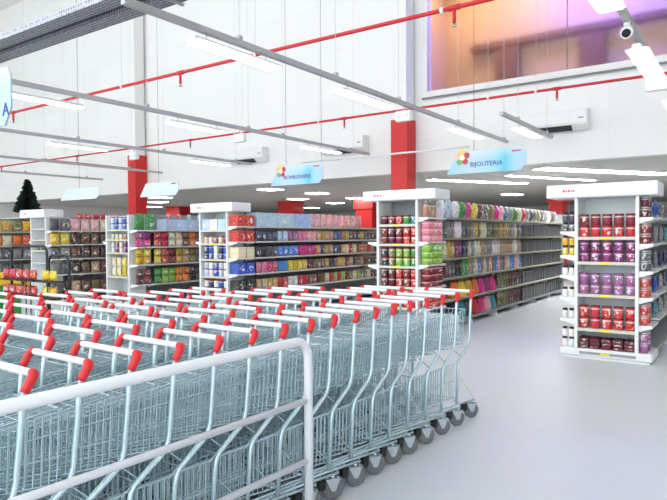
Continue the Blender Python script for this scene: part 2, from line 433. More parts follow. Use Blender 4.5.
# ------------------------------------------------------------------ product meshes
def me_can(r,h,n=14):
    return MB().lathe([(r*.94,0),(r,.006),(r,h-.012),(r*.95,h-.008)],n).mesh('tin',M['tin'])
def me_lid(r,h,n=14):
    return MB().lathe([(r*1.02,h-.016),(r*1.03,h-.012),(r*1.03,h-.003),(r*.96,h),(r*.9,h-.004)],n).mesh('lid',M['lid'])
def me_bag(w,h,d,m=None,nx=8,nz=9):
    b=MB(); vs=[];fs=[]
    for s in (-1,1):
        for j in range(nz):
            v=j/(nz-1)
            for i in range(nx):
                u=i/(nx-1); e=max(0,math.sin(PI*u))**.55*max(0,math.sin(PI*min(1,max(0,(v-.05)/.9))))**.5
                wob=1+.07*math.sin(7*u+5*v+s)
                pinch=1-.06*math.sin(PI*v)
                vs.append(((u-.5)*w*pinch,s*(d/2*e*wob+.0015),v*h))
    N=nx*nz
    for j in range(nz-1):
        for i in range(nx-1):
            a=j*nx+i; fs.append((a,a+1,a+nx+1,a+nx)); fs.append((N+a,N+a+nx,N+a+nx+1,N+a+1))
    for j in range(nz-1):
        for i in (0,nx-1): a=j*nx+i; fs.append((a,a+nx,N+a+nx,N+a))
    for i in range(nx-1):
        for j in (0,nz-1): a=j*nx+i; fs.append((a,a+1,N+a+1,N+a))
    return b.add(vs,fs,0,True).mesh('bag',m or M['pack'])
def me_box(w,h,d): return MB().cbox(-w/2,w/2,-d/2,d/2,0,h,.004).mesh('carton',M['box'])
def me_card(w,h):
    b=MB(); b.prism([(-w/2,0),(w/2,0),(w/2,h*.9),(w*.1,h),(-w*.1,h),(-w/2,h*.9)],-.002,.002,'y')
    return b.mesh('hang_card',M['card'])
def me_blister(w,h):
    vs=[];fs=[];n=7
    for j in range(n):
        for i in range(n):
            u,v=i/(n-1),j/(n-1); e=(math.sin(PI*u)*math.sin(PI*v))**.4 if 0<u<1 and 0<v<1 else 0
            vs.append(((u-.5)*w*.78,-.0025-.03*e,h*.08+v*h*.58))
    for j in range(n-1):
        for i in range(n-1): a=j*n+i; fs.append((a,a+1,a+n+1,a+n))
    return MB().add(vs,fs,0,True).mesh('blister',M['pack'])
def me_handbag(w,h,d):
    vs=[];fs=[]; nz=7; nx=10
    for j in range(nz):
        v=j/(nz-1); ww=w*(1-.28*v**1.5); dd=d*(1-.8*v**1.6)
        for i in range(2*nx):
            a=2*PI*i/(2*nx); ca,sa=math.cos(a),math.sin(a)
            vs.append((math.copysign(abs(ca)**.4,ca)*ww/2,math.copysign(abs(sa)**.5,sa)*dd/2,v*h))
    for j in range(nz-1):
        for i in range(2*nx): fs.append((j*2*nx+i,j*2*nx+(i+1)%(2*nx),(j+1)*2*nx+(i+1)%(2*nx),(j+1)*2*nx+i))
    fs.append(tuple(range(2*nx))); fs.append(tuple((nz-1)*2*nx+i for i in range(2*nx)))
    return MB().add(vs,fs,0,True).mesh('handbag',M['tint'])
def me_handle(w,h):
    return MB().tube([(w*.22*math.cos(a),0,h+.055*math.sin(a)-.005) for a in [PI*i/8 for i in range(9)]],.006,6).mesh('carry_strap',M['tint'])
def me_jar(r,h):
    return MB().lathe([(r*.9,0),(r,.008),(r,h*.66),(r*.75,h*.74),(r*.72,h*.8)],12).mesh('jar',M['tin'])
def me_jarlid(r,h): return MB().lathe([(r*.82,h*.78),(r*.82,h*.98),(r*.76,h)],12).mesh('screw_lid',M['tint'])
def me_bottle(r,h):
    return MB().lathe([(r*.9,0),(r,.01),(r,h*.6),(r*.85,h*.7),(r*.35,h*.84),(r*.33,h*.9)],12).mesh('bottle',M['tin'])

C=dict(red=rgb(206,38,44),darkred=rgb(136,22,34),maroon=rgb(98,26,42),pink=rgb(236,130,150),magenta=rgb(214,44,130),purple=rgb(140,40,112),violet=rgb(160,96,150),
 blue=rgb(44,84,186),paleblue=rgb(178,208,232),navy=rgb(40,46,100),white=rgb(236,236,234),cream=rgb(228,216,180),yellow=rgb(240,200,30),gold=rgb(206,160,60),orange=rgb(238,120,36),
 brown=rgb(112,64,44),darkbrown=rgb(66,44,40),tan=rgb(190,150,110),green=rgb(60,150,64),lime=rgb(140,190,50),olive=rgb(120,118,60),black=rgb(36,36,40),grey=rgb(140,140,142),darkgrey=rgb(84,84,88),teal=rgb(50,140,150),rose=rgb(240,170,180),sky=rgb(60,140,220))
NM=dict(darkred='dark red',paleblue='pale blue',darkbrown='dark brown',darkgrey='dark grey',sky='sky blue',rose='pale pink')
KINDS={}
def kind(key,name,cat,mesh,parts=()):
    o=link(name,mesh); o['category']=cat; o['label']='-'
    o.hide_render=False
    for pn,pm,pc in parts:
        p=link(pn,pm,o)
        if pc: p.color=(*pc,1)
        else: p['tinted']=1
    KINDS[key]=[o,False]
NPROD=0
def put(key,loc,face,color,label,group,sx=None,jit=.0,rx=0.):
    """face: 0 looks to -Y, 90 looks to +X"""
    global NPROD; NPROD+=1
    k=KINDS[key]; rz=math.radians(face+random.uniform(-jit,jit)*60)
    cc=(*[min(1,max(0,q*random.uniform(.88,1.1))) for q in C[color]],1)
    if not k[1]:
        k[1]=True; o=k[0]; o.location=loc; o.rotation_euler=(0,0,rz); o['label']=label; o['group']=group; o.color=cc
        for c in o.children:
            if c.get('tinted'): c.color=cc
    else: o=dup(k[0],loc,rz,label,group,cc)
    if rx: o.rotation_euler=(rx,0,rz)
    return o
def cn(c): return NM.get(c,c)

# ------------------------------------------------------------------ shelving
def wedge(mb,x0,x1,y0,y1,z,h0,h1):
    mb.prism([(x0,z),(x1,z),(x1,z-h1),(x0,z-h0)],y0,y1,'y')
def end_display(name,label,xl,xr,yf,levels,ltip,rtip,llev,rlev,bay,hz,hx0,hx1,base=True,header=True,back='shelf_pale',group=None,tags=True):
    xc=(xl+xr)/2; t=thing(name,label,'shelf display',(xc,yf,0),0,group)
    L,Rr=xl-xc,xr-xc; D=.42; W=M['shelf_white']
    lt,rt=ltip-xc,rtip-xc
    b=MB(); b.cbox(lt-.0,rt+.0,0,bay,.03,.125,.015); b.box(lt+.03,rt-.03,.03,bay,.0,.03)
    p=b.build('plinth',W,t)
    MB().box(L+.06,Rr-.02,-.006,.002,.062,.092).build('kick_slot',M['shelf_grey'],p)
    MB().box(-.05,.05,-.012,-.007,.066,.09).build('price_tag',M['yellow_tag'],p)
    for nm,x in (('a',L),('b',Rr-.035)):
        MB().box(x,x+.035,0,D,.125,hz[0]).build('side_panel',W,t)
    MB().box(L+.035,Rr-.035,D-.02,D,.125,hz[0]).build('back_panel',M[back],t)
    for z in levels:
        s=MB().box(L+.036,Rr-.036,.005,D-.021,z-.03,z-.002).build('shelf',W,t)
        MB().box(L+.036,Rr-.036,-.003,.004,z-.034,z+.002).build('price_rail',M['price'],s)
        if tags: MB().box(-.06,.06,-.008,-.004,z-.03,z-.003).build('price_tag',M['yellow_tag'],s)
    for tip,lev,x in ((lt,llev,L),(rt,rlev,Rr)):
        for z in lev:
            m=MB(); xa=x+(-.001 if tip<x else .001)
            m.box(min(xa,tip),max(xa,tip),.03,bay,z-.022,z)
            wedge(m,xa,tip,.025,.035,z+.002,.075,.028); wedge(m,xa,tip,bay-.01,bay,z+.002,.075,.028)
            m.build('side_shelf',W,t)
    if header:
        h=MB(); h.cbox(hx0-xc,hx1-xc,-.06,min(bay*.9,.45),hz[0],hz[1],.012); hd=h.build('header_board',W,t)
        MB().box(hx0-xc+.12,hx1-xc-.22,-.068,-.061,hz[0]+.03,hz[1]-.03).build('sign_strip',M['handle_white'],hd)
        lg=MB(); xx=hx0-xc+.2
        for i,(w_,hh) in enumerate([(.022,.03),(.016,.022),(.02,.03),(.016,.02),(.02,.026)]): lg.box(xx,xx+w_,-.071,-.0685,(hz[0]+hz[1])/2-.012,(hz[0]+hz[1])/2-.012+hh); xx+=w_+.01
        lg.build('logo',M['text_red'],hd)
    return t
def gondola(label,xs,tip,y0,y1,levels,ztop,other,group='long gondolas',price='price',baylen=1.22):
    """long shelving run along Y, with its stocked side at x = tip"""
    t=thing('gondola',label,'gondola shelving',(xs,y0,0),0,group)
    L=y1-y0; d=tip-xs
    MB().box(-.02,.02,0,L,.1,ztop).build('spine_panel',M['shelf_grey'],t)
    MB().box(d*.96,-d*.92,.0,L,.085,.125).build('base_deck',M['shelf_grey'],t)
    nb=int(round(L/baylen))
    for i in range(nb+1):
        y=min(L-.02,L*i/nb)
        f=MB(); f.prism([(0.02,.0),(d*.95,.0),(d*.98,.03),(d*.98,.069),(.02,.069)],y,y+.03,'y'); f.build('foot',M['shelf_white'],t)
        MB().box(.021,.045,y,y+.03,.126,ztop).build('upright',M['shelf_grey'],t)
    for z in levels:
        m=MB(); m.box(.046,d,0,L,z-.025,z-.001); s=m.build('shelf',M['shelf_white'],t)
        MB().box(d+.001,d+.006,0,L,z-.026,z+.001).build('price_rail',M[price],s)
    MB().box(.021,d,L,L+.03,.126,ztop).build('end_panel',M['shelf_grey'],t)
    if other:
        for z in levels[::2]: MB().box(-.021,-d,0,L,z-.025,z-.001).build('shelf',M['shelf_white'],t)
    return t

# ---- product kinds
kind('tinL','tin','tin',me_can(.0535,.135),[('lid',me_lid(.0535,.135),rgb(150,40,48))])
kind('tinM','tin','tin',me_can(.053,.124),[('lid',me_lid(.053,.124),None)])
kind('tinS','tin','tin',me_can(.043,.118),[('lid',me_lid(.043,.118),rgb(196,190,190))])
kind('tinP','tin','tin',me_can(.078,.098),[('lid',me_lid(.078,.098),None)])
kind('jar','jar','jar',me_jar(.034,.12),[('screw_lid',me_jarlid(.034,.12),rgb(34,34,38))])
kind('flat','flat_pack','flat pack',me_box(.11,.04,.2))
kind('bag','snack_bag','snack bag',me_bag(.15,.2,.07))
kind('bigbag','large_bag','large bag',me_bag(.26,.34,.12))
kind('hang','hanging_pack','hanging pack',me_card(.128,.275),[('blister',me_blister(.128,.275),None)])
kind('hangD','hanging_pack','hanging pack',MB().prism([(-.085,0),(.085,0),(.085,.24),(.02,.265),(-.02,.265),(-.085,.24)],-.012,.004,'y').mesh('dark_hang_card',M['tint']))
kind('box','carton','carton',me_box(.2,.2,.22))
kind('wide','wide_carton','carton',me_box(.54,.26,.3))
kind('handbag','handbag','handbag',me_handbag(.26,.25,.12),[('carry_strap',me_handle(.26,.25),None)])
kind('toy','gift_pack','gift pack',me_bag(.2,.28,.12))
kind('bottle','bottle','bottle',me_bottle(.045,.24),[('cap',MB().lathe([(.018,.214),(.018,.244),(.012,.247)],10).mesh('cap',M['tint']),rgb(235,235,235))])
kind('rack_bag','display_bag','bag',me_bag(.19,.225,.08))

# ---- R: end display in the open floor
RP='open-floor display'
end_display('end_display','white end display of red and purple tins standing on the open grey floor',-1.80,-1.10,7.65,[1.468,1.172,.785,.372],-1.975,-.955,
            [1.535,1.245,1.0,.735,.475],[1.69,1.385,1.07,.765,.445],.52,(1.94,2.10),-2.12,-.90)
front=[(1.468,'tinL',.135,['darkred','red'],['darkred tin with pale print','']),(1.172,'tinM',.124,['purple','purple'],None),(.785,'tinM',.124,['violet','violet'],None),(.372,'tinL',.135,['red','red'],None)]
SH=['top','second','third','fourth','lowest']
for si,(z,k,h,cs,_) in enumerate(front):
    for lay in (0,1):
        for i in range(5):
            x=-1.80+.095+i*.128
            c=['red','darkred'][lay] if si==0 else cs[0]
            put(k,(x,7.65+.085,z+lay*(h+.002)),random.uniform(-25,25),c,'%s tin, %s across, %s layer, %s front shelf, %s'%(cn(c),nth(i+1),('lower','upper')[lay],SH[si],RP),'tins on the end display front')
for lay in range(3):
    for i in range(5):
        put('flat',(-1.80+.1+i*.126,7.65+.13,.127+lay*.042),random.uniform(-3,3),'maroon','maroon flat pack, %s across, %s layer up, bottom deck of the %s'%(nth(i+1),nth(lay+1),RP),'flat packs on the bottom deck')
RL=[1.69,1.385,1.07,.765,.445,.125]; rc=['maroon','darkred','darkgrey','red','red','violet']
for si,z in enumerate(RL):
    for lay in (0,1):
        for j in range(2):
            if si>=0:
                x=-1.10+.048+j*0.0; 
            put('tinS',(-1.052,7.65+.10+j*.2,z+.002+lay*.12),random.uniform(-20,20),rc[si],'%s tin %s post, %s layer, %s open-side shelf, %s'%(cn(rc[si]),('just behind the front','deeper behind the front')[j],('lower','upper')[lay],SH[si] if si<5 else 'bottom',RP),'tins on the side shelves')
LL=[1.535,1.245,1.0,.735,.475,.125]
for si,z in enumerate(LL):
    for j in range(2):
        for lay in (0,1):
            if z+.122*2>([9]+LL)[si]-.03 and lay: continue
            c=['darkgrey','yellow','white','white','white','white'][si]
            put('jar',(-1.80-.048-j*.078,7.65+.08,z+.002+lay*.121),random.uniform(-20,20),c,'%s dark-lidded jar %s post, %s layer, %s side shelf, %s'%(cn(c),('beside the','outermost from the')[j],('lower','upper')[lay],SH[si] if si<5 else 'bottom',RP),'jars on the side shelves')
gondola('white gondola of dark packs running back behind the open floor display',-1.46,-.95,8.22,12.6,[.48,.78,1.08,1.39,1.7],1.95,True)
for si,z in enumerate([.48,.78,1.08,1.39,1.7]):
    for i in range(8):
        c=random.choice(['navy','darkgrey','blue','grey','teal'])
        put('bag',(-1.02,8.36+i*.5,z+.003),90,c,'%s pack, %s from the near end, %s shelf up, behind the %s'%(cn(c),nth(i+1),nth(si+1),RP),'packs behind the end display')

# ---- M: end display before the red column, with its long face of hanging packs
MP='display before the red column'
YM=7.88
end_display('end_display','white end display of maroon tins standing before the tall red column',-4.72,-4.03,YM,[1.665,1.375,1.045,.74,.43],-4.89,-3.87,[1.4,1.05],[1.76,1.405,1.07,.74,.43],.64,(2.02,2.17),-4.93,-3.72,back='shelf_grey')
mc=[(['maroon','darkred','red','green','teal'],'tinL',.135,1),(['darkred','maroon','darkred','red','red'],'tinM',.124,2),(['black','olive','lime','lime','green'],'tinL',.135,2),(['maroon','maroon','red','darkred','red'],'tinL',.135,2),(['red']*5,'tinL',.135,2)]
for si,z in enumerate([1.665,1.375,1.045,.74,.43]):
    cs,k,h,nl=mc[si]
    for lay in range(nl):
        for i in range(5):
            put(k,(-4.72+.092+i*.126,YM+.09,z+lay*(h+.002)),random.uniform(-25,25),cs[i],'%s tin, %s across, %s layer, %s front shelf, %s'%(cn(cs[i]),nth(i+1),('lower','upper')[lay],SH[si],MP),'tins before the red column')
for si,(z,c,nl) in enumerate([(1.405,'rose',3),(1.07,'lime',3),(.74,'darkred',3),(.43,'red',2)]):
    for j in range(3):
        for lay in range(nl):
            cc={'rose':'pink'}.get(c,c)
            put('tinP',(-3.942,YM+.12+j*.175,z+.002+lay*.1),90+random.uniform(-25,25),cc,'%s squat tin, %s from front, %s layer, %s side shelf, %s'%('crimson' if cc=='darkred' else cn(cc),nth(j+1),nth(lay+1),SH[si+1],MP),'squat tins on the side shelves')
for j in range(5):
    put('bottle',(-3.94,YM+.09+j*.12,1.762),0,'tan' if j<3 else 'white','%s bottle, %s from front, top side shelf, %s'%('tan' if j<3 else 'white',nth(j+1),MP),'bottles on the side shelf')
ML=[1.775,1.45,1.13,.82,.47]
gondola('long white gondola of hanging packs and handbags behind the maroon tin display',-4.38,-3.95,YM+.68,15.7,ML,2.0,True,price='price_y')
GP='gondola behind the maroon tins'
y=YM+.85; i=0
tc_=['white','paleblue','white','green','magenta','yellow','maroon','darkgrey','olive','magenta','rose','teal','grey','green','cream','red','grey','darkgrey','grey','olive','darkgrey','grey','cream','darkgrey','grey']
while y<15.5 and i<25:
    put('toy',(-4.05,y,1.778),90,tc_[i],'%s gift pack, %s from near end, top of the %s'%(cn(tc_[i]),nth(i+1),GP),'gift packs on top of the gondola',jit=.08); y+=.27; i+=1
for si,z in enumerate(ML[:4][1:]+[]):   # three upper shelves of hanging packs, two ranks
    pass
rows=[(1.455,['darkgrey','grey','white','darkgrey','olive','gold','olive','darkgrey','grey','cream']),(1.135,['cream','gold','purple','navy','cream','brown','tan','white','grey','cream']),(.8235,['maroon','darkgrey','black','green','tan','rose','sky','grey','cream','olive'])]
for si,(z,cs) in enumerate(rows):
    y=YM+.80; i=0
    while y<12.6:
        c=random.choice(cs[5:]) if y>9.9 else cs[min(4,int((y-8.6)/.3))] if y<9.9 else random.choice(cs)
        put('hang',(-4.03,y,z),90,c,'%s hanging pack, %s from near end, %s tier, %s'%(cn(c),nth(i+1),nth(si+1),GP),'hanging packs on the gondola',jit=.1); y+=.142; i+=1
for si,z in enumerate([1.455,1.135,.8235,.476,.13]):
    y=12.75; i=0
    while y<15.6:
        c='darkgrey'
        put('hangD',(-4.03,y,z),90,c,'%s far-bay hanging pack, %s along, %s tier down, %s'%(cn(c),nth(i+1),nth(si+1),GP),'hanging packs in the far bay',jit=.1); y+=.19; i+=1
hb=[(.474,['orange','yellow','gold','orange','magenta','purple','magenta']),(.128,['navy','teal','darkgrey','red','magenta','rose','teal'])]
for si,(z,cs) in enumerate(hb):
    for i,c in enumerate(cs):
        put('handbag',(-4.04,YM+1.3+i*.29,z),90,c,'%s handbag, %s from near end, %s handbag shelf, %s'%(cn(c),nth(i+1),('upper','lower')[si],GP),'handbags on the gondola',jit=.1)
for si,z in enumerate([.476,.13]):
    y=YM+1.3+7*.29
    for i in range(9):
        c='olive' if y<11.7 else 'maroon'
        put('hang',(-4.03,y+.02,z),90,c,'%s pack after the handbags, %s along, %s low shelf, %s'%(c,nth(i+1),('upper','lower')[si],GP),'low packs after the handbags',jit=.1); y+=.155

# ---- L: sweets gondola
LP='sweets gondola'
YL=7.88
end_display('end_display','white end display of pale packs at the front of the sweets gondola',-8.62,-7.88,YL,[1.62,1.37,1.08,.76,.42],-8.75,-7.66,[1.4],[1.685,1.40,1.10,.81,.49],.50,(1.95,2.12),-8.8,-7.7)
le=[('box',['paleblue','white','paleblue'],1.62,.2,1),('tinL',['cream','cream','brown','cream','darkred'],1.37,.135,1),('tinM',['navy','blue','white','navy','blue'],1.08,.124,2),('tinL',['paleblue','white','blue','paleblue','white'],.76,.135,2),('tinL',['white','navy','white','blue','white'],.42,.135,2)]
for si,(k,cs,z,h,nl) in enumerate(le):
    for lay in range(nl):
        for i,c in enumerate(cs):
            n=len(cs); x=-8.62+.05+(i+.5)*.64/n
            put(k,(x,YL+(.13 if k=='box' else .09),z+lay*(h+.002)),random.uniform(-4,4),c,'%s %s, %s across, %s layer, %s front shelf, %s'%(cn(c),'carton' if k=='box' else 'tin',nth(i+1),('lower','upper')[lay],SH[si],LP),'goods on the front of the sweets gondola')
for si,(z,c) in enumerate([(1.685,'red'),(1.40,'red'),(1.10,'cream'),(.81,'blue'),(.49,'black')]):
    for i in range(2):
        put('box',(-7.762,YL+.15+i*.225,z+.002),90,c,'%s carton, %s from the front, %s side shelf of the %s'%(c,('first','second')[i],SH[si],LP),'cartons on the side of the sweets gondola')
LV=[1.685,1.405,1.105,.81,.49]
gondola('long white gondola of bagged sweets between the tin displays',-8.2,-7.62,YL+.53,15.2,LV,1.7,True)
for i in range(3): put('wide',(-7.79,8.72+i*.55,1.687),90,'paleblue','pale blue wide carton, %s from the near end, on top of the %s'%(nth(i+1),LP),'pale blue cartons on the sweets gondola')
for i in range(9): put('toy',(-7.74,10.2+i*.235,1.687),90,'rose','pale pink sweets pack, %s from the pale blue cartons, on top of the %s'%(nth(i+1),LP),'pale pink packs on the sweets gondola')
pal=[(1.407,['navy','navy','paleblue','violet','pink','rose'],['navy','gold','maroon','darkgrey','tan','blue']),(1.107,['black','darkgrey','sky','sky','magenta','magenta'],['brown','tan','red','gold','navy','cream']),(.812,['pink','magenta','sky','yellow','yellow','maroon'],['gold','brown','darkgrey','tan','olive','maroon']),(.492,['tan','gold','red','white','red','brown'],['lime','olive','cream','grey','red','maroon'])]
for si,(z,near,far) in enumerate(pal):
    y=8.52; i=0
    while y<12.9:
        c=near[min(5,int((y-8.45)/.32))] if y<10.3 else random.choice(far)
        put('bag',(-7.70,y,z),90,c,'%s sweets bag, %s from the near end, %s shelf of the %s'%(cn(c),nth(i+1),('top','second','third','lowest')[si],LP),'sweets bags on the gondola',jit=.1); y+=.158; i+=1

# ---- K: grocery gondola
KP='grocery gondola'
YK=7.88
end_display('end_display','white end display of blue and cream packs at the front of the grocery gondola',-11.55,-10.75,YK,[1.66,1.45,1.17,.66],-11.7,-10.5,[1.4],[1.645,1.29,.92,.5],.47,(1.97,2.08),-11.7,-10.6,header=False)
ke=[('tinL',['paleblue','blue','paleblue','blue','white'],1.66,.135,2),('tinS',['cream','white','cream','tan','cream'],1.45,.118,1),('tinS',['white','purple','white','purple','blue'],1.17,.118,2),('bag',['cream','cream','yellow','cream'],.66,.2,2),('bag',['darkred','darkgrey','red','maroon'],.127,.2,1)]
for si,(k,cs,z,h,nl) in enumerate(ke):
    for lay in range(nl):
        for i,c in enumerate(cs):
            n=len(cs); x=-11.55+.05+(i+.5)*.70/n
            put(k,(x,YK+.11,z+lay*(h+.003)),random.uniform(-4,4),c,'%s %s, %s across, %s layer, %s front shelf, %s'%(cn(c),'bag' if k=='bag' else 'tin',nth(i+1),('lower','upper')[lay],SH[si],KP),'goods on the front of the grocery gondola')
gondola('long white gondola of stacked groceries beside the sweets gondola',-11.1,-10.48,YK+.475,15.2,[1.645,1.29,.92,.5],2.0,True)
kr=[(1.292,['magenta','magenta','red','red','cream','cream','brown','orange','brown'],2),(.922,['yellow','yellow','yellow','red','darkred','gold','tan','olive','darkgrey'],2),(.502,['maroon','darkred','green','lime','lime','orange','orange','darkbrown','darkgrey'],2)]
for si,(z,cs,nl) in enumerate(kr):
    for lay in range(nl):
        for i,c in enumerate(cs):
            z2=z+lay*.163
            o=put('rack_bag',(-10.585,YK+.138+i*.197+(.075 if i>1 else 0),z2),90,c if lay==0 or si!=0 else ('purple' if i<2 else c),'%s grocery bag, %s from near end, %s layer, %s shelf, %s'%('purple' if (lay and si==0 and i<2) else cn(c),nth(i+1),('lower','upper')[lay],('upper','middle','lower')[si],KP),'grocery bags on the gondola'); o.scale=(1,1,.70)
for i in range(2): put('bigbag',(-10.6,YK+.15+i*.27,1.648),90,'green','green large bag, %s from the near end, on top of the %s'%(nth(i+1),KP),'large green bags')
for i in range(6): 
    o=put('wide',(-10.66,YK+.92+i*.3,1.648),90,'paleblue','pale blue and white carton, %s past the green bags, on top of the %s'%(nth(i+1),KP),'pale cartons on the grocery gondola'); o.scale=(.54,1,.9)
for i in range(6):
    put('tinS',(-10.6,YK+.92+i*.3,1.648+.236),90,'blue' if i>3 else ('red' if i<2 else 'paleblue'),'%s tin on the pale cartons, %s along, top of the %s'%('blue' if i>3 else ('red' if i<2 else 'pale blue'),nth(i+1),KP),'tins standing on pale cartons')

# ---- J: gondola of brown bags
JP='brown bag gondola'
end_display('end_display','nearly empty white end display with a plain white header near the tree',-14.62,-13.93,7.88,[1.72,1.45,1.19,.9],-14.75,-13.72,[1.4],[1.66,1.33,.98,.6],.865,(1.98,2.18),-15.0,-13.9,tags=False)
for i in range(3): put('tinS',(-14.5+i*.2,8.0,1.19),0,'grey','grey tin, %s across, on the nearly empty end display'%nth(i+1),'grey tins on the empty display')
gondola('long white gondola of hanging brown bags beside the nearly empty display',-14.3,-13.72,8.76,14.,[1.66,1.33,.98,.6],2.0,True)
for si,(z,cs,k) in enumerate([(1.662,['darkgrey','darkgrey','rose','rose','rose','cream','lime'],'bigbag'),(1.332,['yellow','yellow','darkbrown','brown','brown','darkbrown','tan'],'bigbag'),(.982,['darkgrey','grey','brown','darkbrown','brown','darkbrown','brown'],'bigbag'),(.602,['grey','darkgrey','darkbrown','brown','tan','brown','tan'],'bigbag'),(.127,['darkgrey','black','tan','brown','olive','brown','tan'],'bigbag')]):
    for i,c in enumerate(cs):
        o=put(k,(-13.84,8.05+i*.272,z),90,c,'%s large bag, %s from the near end, %s shelf down, %s'%(cn(c),nth(i+1),nth(si+1),JP),'large bags on the gondola'); o.scale=(.95,1,.87)
for i in range(5):
    o=put('bag',(-13.84,8.7+i*.24,1.662+.308),90,'red','red bag laid %s along the pale bags on top of the %s'%(nth(i+1),JP),'red bags on top'); o.scale=(1.4,1.4,.6)
# ---- I: last gondola in view
IP='gondola beneath the tree'
gondola('long gondola of yellow and orange bags beneath the small dark tree',-17.0,-16.3,7.6,14.,[1.66,1.28,.92,.5],2.03,False)
tI=[o for o in bpy.data.objects if o.get('label','').endswith('small dark tree')][0]
MB().box(-.5,.5,1.0,2.2,2.031,2.055).build('top_board',M['shelf_white'],tI)
for si,(z,cs) in enumerate([(1.662,['yellow','gold','olive','yellow','lime']),(1.282,['orange','cream','orange','red','yellow']),(.922,['grey','darkgrey','grey','grey','darkgrey']),(.502,['grey','black','darkgrey','grey','grey']),(.127,['yellow','green','green','yellow','green'])]):
    for i,c in enumerate(cs):
        o=put('bigbag',(-16.41,7.95+i*.27,z),90,c,'%s large bag, %s from the near end, %s shelf down, %s'%(cn(c),nth(i+1),nth(si+1),IP),'bags beneath the tree'); o.scale=(1,1,.85)

# ---- small tree on the gondola top
tr=thing('artificial_tree','small dark green artificial fir tree standing on top of a gondola','tree',(-17.0,9.1,2.056))
MB().lathe([(.16,0),(.18,.02),(.2,.2),(.17,.2)],14).build('pot',M['pot'],tr)
MB().tube([(0,0,.19),(0,0,1.1)],.018,6).build('trunk',M['dark'],tr)
fm=MB(); rn=random.Random(3)
for lv in range(26):
    z=.24+lv*.034; rr=.34*(1-lv/27)+.02
    for k in range(20):
        a=rn.uniform(0,2*PI); q=rr*rn.uniform(.7,1.05); dz=-.05*rn.uniform(.2,1.4)
        d=Vector((math.cos(a),math.sin(a),0)); s_=Vector((-math.sin(a),math.cos(a),0))*.035
        p=d*q+Vector((0,0,z+dz)); o_=Vector((0,0,z))
        fm.add([o_+s_*.3,o_-s_*.3,p-s_,p+d*.05,p+s_],[(0,1,2,3,4)])
        fm.add([o_+Vector((0,0,.012)),o_-Vector((0,0,.012)),p-Vector((0,0,.03)),p+d*.05,p+Vector((0,0,.03))],[(0,1,2,3,4)])
fm.build('foliage',M['tree'],tr)

# ---- display trolleys behind the carts
def trolley(label,x0,x1,y,zh,zb,group):
    t=thing('display_trolley',label,'display trolley',((x0+x1)/2,y,0),0,group); w=(x1-x0)/2
    r=.12; pts=[(-w,0,.06)]+[(-w+r-r*math.cos(a),0,zh-r+r*math.sin(a)) for a in [i*PI/12 for i in range(7)]]+[(w-r+r*math.sin(a),0,zh-r+r*math.cos(a)) for a in [i*PI/12 for i in range(7)]]+[(w,0,.06)]
    MB().tube(pts,.022,8).build('hoop_handle',M['black'],t)
    b=MB(); b.box(-w+.03,w-.03,-.3,-.03,zb-.03,zb-.004); b.build('tray',M['dark'],t)
    b=MB(); b.box(-w+.03,w-.03,-.3,-.03,zb+.235,zb+.248); b.build('tray',M['dark'],t)
    for sx in (-1,1):
        MB().tube([(sx*(w-.045),-.32,.03),(sx*(w-.045),-.32,zb+.3)],.01,6).build('leg',M['black'],t)
    for sx in (-1,1): MB().lathe([(.01,-.015),(.06,-.015),(.06,.015),(.01,.015)],12,axis='x',c=(sx*(w-.07),0,.06)).build('wheel',M['rubber'],t)
trolley('black hooped display trolley holding red bags behind the far carts',-10.27,-9.17,5.2,1.36,.585,'hooped display trolleys')
trolley('smaller black hooped display trolley holding yellow bags behind the far carts',-9.12,-8.56,5.2,1.22,.585,'hooped display trolleys')
for lay in (0,1):
    for i in range(5):
        put('rack_bag',(-10.14+i*.21,5.2-.15,.588+lay*.248),0,'red','red bag, %s across, %s tray of the larger hooped trolley'%(nth(i+1),('lower','upper')[lay]),'red bags on the trolley',jit=.05)
    for i in range(2):
        put('rack_bag',(-8.95+i*.215,5.2-.15,.588+lay*.248),0,'yellow','yellow bag, %s across, %s tray of the smaller hooped trolley'%(nth(i+1),('lower','upper')[lay]),'yellow bags on the trolley',jit=.05)
for k,(c,z) in enumerate([('green',0),('green',.335),('yellow',.67)]):
    t=tag(MB().cbox(-.3,.3,-.2,.2,0,.33 if c=='green' else .2,.02).build('goods_crate',M['tint'],None,(-11.02,5.4,z+.002)),'%s crate, %s from the floor, in the stack beside the hooped trolleys'%(c,nth(k+1)),'crate','crates beside the trolleys'); t.color=(*C[c],1)

# ------------------------------------------------------------------ overhead: light rails, lamps, pipes, tray
ZR=3.5
def light_rail(label,x,y0,y1,drops,zt=9.):
    t=thing('light_rail',label,'light rail',(x,y0,ZR),0,'hanging light rails')
    m=MB(); m.prism([(-.029,-.03),(-.029,.03),(-.012,.03),(-.012,.022),(.012,.022),(.012,.03),(.029,.03),(.029,-.03)],0,y1-y0,'y'); m.build('channel',M['rail_grey'],t)
    for y in drops:
        w_=MB().tube([(0,y-y0,.07),(0,y-y0,zt-ZR)],.0035,5).build('suspension_wire',M['wire'],t)
        MB().cbox(-.03,.03,y-y0-.03,y-y0+.03,.031,.075,.008).build('wire_clamp',M['rail_grey'],w_)
    return t
light_rail('long grey light rail crossing the middle from the cable tray',-4.40,3.2,12.8,[4.6,6.35,8.0,10.2,12.6])
light_rail('grey light rail over the cart rows, second from the window',-7.82,3.62,12.7,[6.1,8.4,9.4,12.])
light_rail('grey light rail over the grocery gondola',-11.45,4.6,12.4,[7.2,9.4,11.8])
light_rail('grey light rail over the brown bag gondola',-15.2,6.5,12.4,[8.6,11.2])
light_rail('grey light rail farthest toward the small tree',-18.6,8.2,12.6,[9.9,12.])
light_rail('grey light rail passing above the open floor and display',-1.0,4.2,12.4,[5.0,9.4,11.])
light_rail('short grey light rail before the wall unit under the window',-3.45,9.75,12.75,[10.6,12.4])
